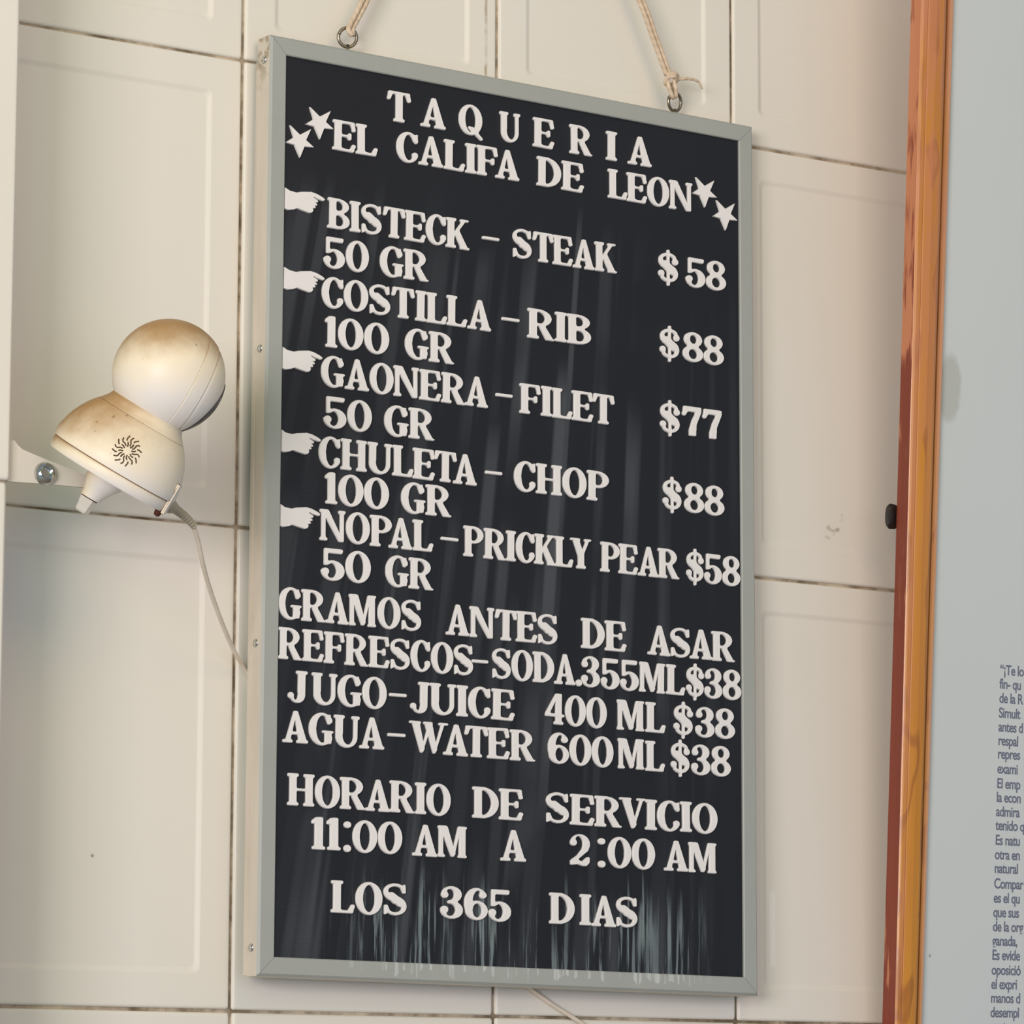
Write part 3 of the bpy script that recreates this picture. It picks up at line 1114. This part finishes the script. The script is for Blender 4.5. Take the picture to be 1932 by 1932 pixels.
def cutout(name, pts, c, pad=.0):
    bm = bmesh.new()
    lo = [bm.verts.new((c[0] + a, PANEL_Y, c[1] + b)) for a, b in pts]
    mid = [bm.verts.new((c[0] + a, PANEL_Y - LTHK * .6, c[1] + b)) for a, b in pts]
    n = len(pts)
    top = []
    for i in range(n):
        p, q, r = Vector(pts[i - 1]), Vector(pts[i]), Vector(pts[(i + 1) % n])
        d = ((q - p).normalized() + (r - q).normalized())
        nrm = Vector((-d.y, d.x)).normalized()
        top.append(bm.verts.new((c[0] + q.x - nrm.x * .0004 * -SGN, PANEL_Y - LTHK, c[1] + q.y - nrm.y * .0004 * -SGN)))
    for A_, B_ in ((lo, mid), (mid, top)):
        for i in range(n):
            bm.faces.new((A_[i], A_[(i + 1) % n], B_[(i + 1) % n], B_[i]))
    tri = geometry.tessellate_polygon([[Vector((a, b, 0)) for a, b in pts]])
    for t in tri:
        bm.faces.new([top[k] for k in t])
    return finish(name, bm, LETTER, board)


SGN = -1
for i, c in enumerate([(-0.207, 0.3264), (-0.2264, 0.3075), (0.2018, 0.3262), (0.2251, 0.3082)]):
    cutout('star', star, c)
for c in [(-0.2013, 0.2596), (-0.2006, 0.1911), (-0.2018, 0.1226), (-0.2024, 0.0523), (-0.2021, -0.0107)]:
    cutout('pointing_hand', [(max(a, -0.2405 - c[0]), b) for a, b in hand], c)

# ------------------------------------------------------------------ the twine
twine = empty('hanging_twine', (0.246, -0.010, 2.84), 'tan twine looped through both screw eyes above the menu board', 'twine')
tw_inv = Matrix.Translation(-Vector((0.246, -0.010, 2.84)))


def strand(name, pts, r, n=12, rad=None):
    bm = bmesh.new()
    uvl = bm.loops.layers.uv.new('UVMap')
    tube(bm, [tw_inv @ q for q in spline(pts, n)], r, 10, uvl, rad)
    return finish(name, bm, ROPE, twine, True)


strand('strand', [(0.0935, -.0225, 2.5405), (0.0905, -.0215, 2.5470), (0.0975, -.021, 2.5605), (0.1072, -.020, 2.5790), (0.1600, -.016, 2.680), (0.2450, -.006, 2.8430)], .0023)
strand('strand', [(0.0952, -.0205, 2.5415), (0.0958, -.0195, 2.5480), (0.1022, -.0195, 2.5600), (0.1120, -.0188, 2.5782), (0.1640, -.014, 2.680), (0.2470, -.005, 2.8425)], .0023)
strand('strand', [(0.4278, -.020, 2.5560), (0.4118, -.020, 2.5900), (0.3955, -.020, 2.6240), (0.3400, -.016, 2.725), (0.2470, -.005, 2.8430)], .0021)
strand('strand', [(0.4322, -.0195, 2.5572), (0.4163, -.0192, 2.5915), (0.4002, -.0192, 2.6255), (0.3440, -.014, 2.726), (0.2490, -.004, 2.8425)], .0021)
K = Vector((0.4318, -.0205, 2.5515))
strand('knot', [K + Vector(q) for q in ((-.006, -.002, .004), (-.001, -.005, .0062), (.005, -.003, .005), (.006, .002, .000), (.001, .003, -.003), (-.005, .001, -.002), (-.0055, -.004, .002), (.000, -.0055, .003), (.0045, -.002, .001))], .0021, 8)
strand('knot_loop', [K + Vector(q) for q in ((-.0045, -.002, .000), (-.0042, -.003, -.007), (-.001, -.003, -.0135), (.0018, -.001, -.0155), (.0030, .002, -.012), (.0012, .001, -.004))], .0019, 8)
strand('knot_loop', [K + Vector(q) for q in ((.0005, -.004, .000), (.0022, -.0045, -.007), (.0038, -.003, -.0125), (.0050, .0, -.0135), (.0058, .002, -.009), (.0050, .001, -.001))], .0019, 8)
strand('loose_end', [K + Vector(q) for q in ((.004, -.001, .002), (.012, -.003, .0035), (.0215, -.003, .0045), (.0290, -.003, .0030), (.0335, -.002, -.0025))], .0019, 8, lambda t: 1.0 - .55 * t)

# ------------------------------------------------------------------ framed poster leaning forward from the wall
th = math.radians(3.38)
poster = empty('framed_poster', (0.661, -0.045, 1.7095), 'pale poster with small grey print in a worn wooden frame', 'poster')
pm = Matrix((Vector((1, 0, 0)), Vector((0, math.cos(th), math.sin(th))), Vector((0, -math.sin(th), math.cos(th))))).transposed().to_4x4()
pm.translation = Vector((0.661, -0.045, 1.7095))
poster.matrix_world = pm
FT = 0.0205
Wp, zb, zt = 0.62, -0.34, 1.05
# moulding profile: (distance in from the outer edge, depth behind the front plane, material)
prof = [(.0, FT, 1), (.0, .0022, 1), (.0020, .0004, 0), (.0060, 0, 0), (.0068, .0012, 0), (.0076, 0, 0), (.0150, -.0016, 0), (.0230, -.0010, 0), (.0262, .0006, 0), (.0274, .0040, 0), (.0292, .0044, 0), (.0306, .0022, 0), (.0352, .0026, 0), (.0368, .0044, 0), (.0370, .0090, 0), (.0330, .0092, 0), (.0330, FT, 0)]
bm = bmesh.new()
warp = lambda z: 0.905 + .202 * z      # the old moulding is a little uneven along its length
deep = lambda y, z: y if y < .02 else .0198 - .0034 * z
rings = [[Vector((x, deep(y, z), z)) for x, z in ((i * warp(zb), zb + i), (Wp - i, zb + i), (Wp - i, zt - i), (i * warp(zt), zt - i))] for i, y, _ in prof]
vr = [[bm.verts.new(p) for p in r] for r in rings]
n = len(vr)
for a in range(n):
    b = (a + 1) % n
    for i in range(4):
        f = bm.faces.new((vr[a][i], vr[a][(i + 1) % 4], vr[b][(i + 1) % 4], vr[b][i]))
        f.material_index = 1 if a == 0 else 0
finish('wooden_frame', bm, [WOODF, WOODS], poster)
bm = bmesh.new()
box(bm, (Wp / 2, .0085, (zb + zt) / 2), (Wp - .056, .0012, zt - zb - .056))
finish('paper_sheet', bm, PAPER, poster)
bm = bmesh.new()
box(bm, (Wp / 2, .0140, (zb + zt) / 2), (Wp - .058, .006, zt - zb - .058))
finish('backing_board', bm, WOODS, poster)
bm = bmesh.new()
lathe(bm, [(-.010, .0042), (.0, .0060), (.006, .0062), (.0085, .0050), (.0092, .001)], (.003, FT + .0045, .4600), (-1, 0, 0), 20)
bmesh.ops.scale(bm, vec=(1, .65, 1.9), space=Matrix.Translation(-Vector((-.001, FT + .0045, .4600))), verts=bm.verts)
finish('hanging_hook', bm, BLACK, poster, 40)

ROWS = ['\u201c\u00a1Te lo', 'fin- qu', 'de la R', 'Simult', 'antes d', 'respal', 'repres', 'exami', 'El emp', 'la econ', 'admira', 'tenido q', 'Es natu', 'otra en', 'natural', 'Compar', 'es el qu', 'que sus', 'de la org', 'ganada,', 'Es evide', 'oposici\u00f3', 'el expri', 'manos d', 'desempl', 'contra']
ROWZ = [0.3270, 0.3142, 0.3010, 0.2873, 0.2745, 0.2618, 0.2495, 0.2359, 0.2222, 0.2095, 0.1964, 0.1837, 0.1701, 0.1569, 0.1443, 0.1302, 0.1171, 0.1040, 0.0909, 0.0779, 0.0648, 0.0513, 0.0383, 0.0257, 0.0125, 0.0000]
for i, (s, z) in enumerate(zip(ROWS, ROWZ)):
    fc = bpy.data.curves.new('printed_line', 'FONT')
    fc.body = s
    fc.size = 0.0124
    fc.extrude = 0.00006
    fc.offset = 0.00024
    fc.space_character = 0.93
    tmp = bpy.data.objects.new('tmp', fc)
    C.objects.link(tmp)
    dg = bpy.context.evaluated_depsgraph_get()
    me = bpy.data.meshes.new_from_object(tmp.evaluated_get(dg))
    bpy.data.objects.remove(tmp)
    me.materials.clear()
    me.materials.append(INK)
    o = bpy.data.objects.new('printed_line', me)
    C.objects.link(o)
    o.parent = poster
    o.rotation_euler = (math.pi / 2, 0, 0)
    o.scale = (0.90, 1.06, 1)
    o.location = (0.1186 - .0021 * i / 25, .0078, z - .0046)

# ------------------------------------------------------------------ bracket, bolt, camera
bracket = empty('wall_bracket', (-0.2632, -0.098, 2.1114), 'white metal bracket plate under the security camera, fixed to the tiled pier', 'bracket')
bo = Vector((-0.2632, -0.098, 2.1114))
bm = bmesh.new()
bp = [(-0.2632, 2.1114), (-0.2632, 2.1440), (-0.2575, 2.1440), (-0.2545, 2.1405), (-0.2505, 2.1376), (-0.2285, 2.1313), (-0.1981, 2.1236), (-0.1816, 2.1200), (-0.1806, 2.1128), (-0.2234, 2.1124)]
prism(bm, bp, -0.100, -0.0965, lambda a, b, d: Vector((a, d, b)) - bo)
finish('plate', bm, BRACK, bracket)
bm = bmesh.new()
box(bm, Vector((-0.2622, -0.055, 2.130)) - bo, (.003, .088, .030))
finish('flange', bm, BRACK, bracket)
bm = bmesh.new()
lathe(bm, [(-.001, .0090), (.0012, .0092), (.0030, .0086), (.0052, .0066), (.0060, .0050), (.0054, .0042), (.0020, .0040), (.0020, .0002)], Vector((-0.2310, -0.1000, 2.1202)) - bo, (-.15, -1, .1), 28)
finish('bolt', bm, CHROME, bracket, 40)

# the camera body hangs on its own axis: A runs from the foot to the head, P across it, B away from the viewer
O = Vector((-0.1853, -0.118, 2.1183))
A = (RX * .515 + UP * .857).normalized()
P = (RX * .857 - UP * .515).normalized()
B = A.cross(P).normalized()
if B.y < 0:
    B = -B
seccam = empty('security_camera', O, 'white two-ball security camera with brown grime on its top, tilted beside the menu board', 'security camera')
seccam.scale = (.97, .97, .97)
Z3 = Vector((0, 0, 0))
bm = bmesh.new()
lathe(bm, [(.0100, .0535), (.0104, .0555), (.014, .0563), (.020, .0556), (.0284, .0535), (.0345, .0514), (.0400, .0488), (.0455, .0456), (.0500, .0425), (.0538, .0392)], Z3, A, 72)
lathe(bm, [(.0540, .0386), (.0560, .0372), (.0600, .0340), (.0640, .0322), (.0660, .0300), (.068, .0290)], Z3, A, 64)
finish('base', bm, CAMP, seccam, 35)
bm = bmesh.new()
lathe(bm, [(.0, .0505), (.0, .0530), (.0012, .0540), (.0080, .0546), (.0094, .0540), (.0100, .0530)], Z3, A, 72)
finish('base_plate', bm, CAMP, seccam, 35)
# flat hatch on the right end of the base
bm = bmesh.new()
box(bm, A * .0125 + P * .0535 + B * -.004, (.0024, .026, .029), 0, Matrix((P, B, A)).transposed().to_4x4())
bmesh.ops.bevel(bm, geom=list(bm.edges), offset=.0012, segments=2, affect='EDGES')
finish('hatch', bm, CAMP, seccam)
# neck stub and foot under the plate
bm = bmesh.new()
lathe(bm, [(.0005, .0160, 0), (-.004, .0158, -.5), (-.010, .0125, -1), (-.016, .0098, -1.6), (-.0206, .0088, -2), (-.0206, .0070, -2)], Z3, A, 32, off=P * .002)
finish('mount_stub', bm, CAMP, seccam, 40)
bm = bmesh.new()
lathe(bm, [(-.0215, .0050), (-.0215, .0078), (-.0225, .0080), (-.0290, .0068), (-.0325, .0064), (-.0340, .0054)], P * -.0042, A, 8)
finish('foot_nut', bm, BRACK, seccam)
bm = bmesh.new()
lathe(bm, [(-.0216, .0072), (-.0205, .0072)], P * -.0040, A, 24)
finish('seam_ring', bm, RUST, seccam)
# reset peg at the lower right of the plate
bm = bmesh.new()
lathe(bm, [(.002, .0030), (-.002, .0030), (-.0045, .0024), (-.0052, .001)], P * .0500 + B * -.012, A, 16)
finish('peg', bm, RUST, seccam, 40)
# speaker slots: short wavy slots raying out of a blank centre, set into the dome's skin
HC = A * .0968
prof_r = [(.0104, .0555), (.014, .0563), (.020, .0556), (.0284, .0535), (.0345, .0514), (.0400, .0488), (.0455, .0456), (.0500, .0425)]


def on_dome(s, h):
    """point on the dome, s metres round from the side facing the street, h along the axis"""
    for (h0, r0), (h1, r1) in zip(prof_r, prof_r[1:]):
        if h0 <= h <= h1:
            r = r0 + (r1 - r0) * (h - h0) / (h1 - h0)
            break
    else:
        r = prof_r[0][1]
    t = s / .054
    return A * h + (P * math.sin(t) - B * math.cos(t)) * (r - .0004)


sc_s, sc_h = .0072, .0292
rs = random.Random(3)
for k in range(16):
    ang = 2 * math.pi * k / 16 + .1
    for (r0, r1) in ((.0032, .0070), (.0082, .0122)) if k % 2 else ((.0042, .0112),):
        pts = []
        for j in range(6):
            rr = r0 + (r1 - r0) * j / 5
            aa = ang + .10 * math.sin(rr * 900)
            pts.append(on_dome(sc_s + rr * math.cos(aa), sc_h + rr * math.sin(aa)))
        bm = bmesh.new()
        tube(bm, pts, .00078, 6)
        finish('speaker_slot', bm, SLOT, seccam)
# head: ball with a shallow front cap looking right and away
R = .0461
Hn = (RX * .84 - UP * .46 + FW * .29).normalized()
bm = bmesh.new()
pr = [(-R, .0002)] + [(-R * math.cos(t), R * math.sin(t)) for t in np.linspace(.08, math.pi / 2, 20)] + [(h * R, math.sqrt(1 - h * h) * R) for h in (.08, .16, .235)]
pr += [(.25 * R, .955 * R), (.262 * R, .9645 * R)]
pr += [(h * R, math.sqrt(1 - h * h) * R) for h in (.33, .42, .50)] + [(.515 * R, .835 * R)]
lathe(bm, pr, HC, Hn, 80)
finish('head', bm, CAMP, seccam, 30)
bm = bmesh.new()
cap = [(.505 * R, .83 * R)] + [(R * .988 * math.cos(t), R * .988 * math.sin(t)) for t in np.linspace(.99, .02, 22)]
lathe(bm, cap, HC, Hn, 72)
finish('front_cap', bm, CAMP, seccam, 40)
Hn2 = ((RX * .70 - UP * .71) * .93 + FW * .36).normalized()
bm = bmesh.new()
lathe(bm, [(R * 1.004 * math.cos(t), R * 1.004 * math.sin(t)) for t in np.linspace(.64, .02, 16)], HC, Hn2, 64)
finish('lens_face', bm, BLACK, seccam, 40)['label'] = 'black lens face'

# ------------------------------------------------------------------ cable of the camera, running behind the board
cab = empty('camera_cable', (-0.1351, -0.118, 2.1029), 'thin white cable drooping from the security camera and passing behind the menu board', 'cable')
co_ = Vector((-0.1351, -0.118, 2.1029))
cp = [(-0.1040, -.110, 2.0908), (-0.0935, -.100, 2.0794), (-0.0800, -.085, 2.0625), (-0.0615, -.065, 2.0446), (-0.0351, -.040, 2.0205), (-0.0099, -.018, 2.0006), (0.0101, -.0045, 1.9862), (0.0473, -.0030, 1.9329), (0.1734, -.0030, 1.8097), (0.2951, -.0030, 1.7331), (0.3476, -.0030, 1.7051), (0.4265, -.0030, 1.6614), (0.515, -.003, 1.595), (0.575, -.003, 1.48), (0.60, -.003, 1.30)]
bm = bmesh.new()
tube(bm, [q_ - co_ for q_ in spline(cp, 10)], .0019, 10)
finish('cord', bm, CABLE, cab, True)
bm = bmesh.new()
d = (Vector((-0.1227, -.118, 2.0985)) - Vector((-0.1385, -.118, 2.1045))).normalized()
lathe(bm, [(.0, .0078), (.007, .0076), (.013, .0058), (.016, .0042), (.018, .0036)], Vector((-0.1395, -.118, 2.1055)) - co_, d, 24)
finish('strain_relief', bm, BOOT, cab, 40)
bm = bmesh.new()
pts = [q_ - co_ for q_ in spline([(-0.1245, -.118, 2.0996), (-0.1130, -.114, 2.0948), (-0.1020, -.109, 2.0890)], 16)]
tube(bm, pts, .0036, 14, None, lambda t: 1.0 - .25 * t + (.12 if int(t * 15.9) % 2 else -.10))
finish('ribbed_sleeve', bm, BOOT, cab)
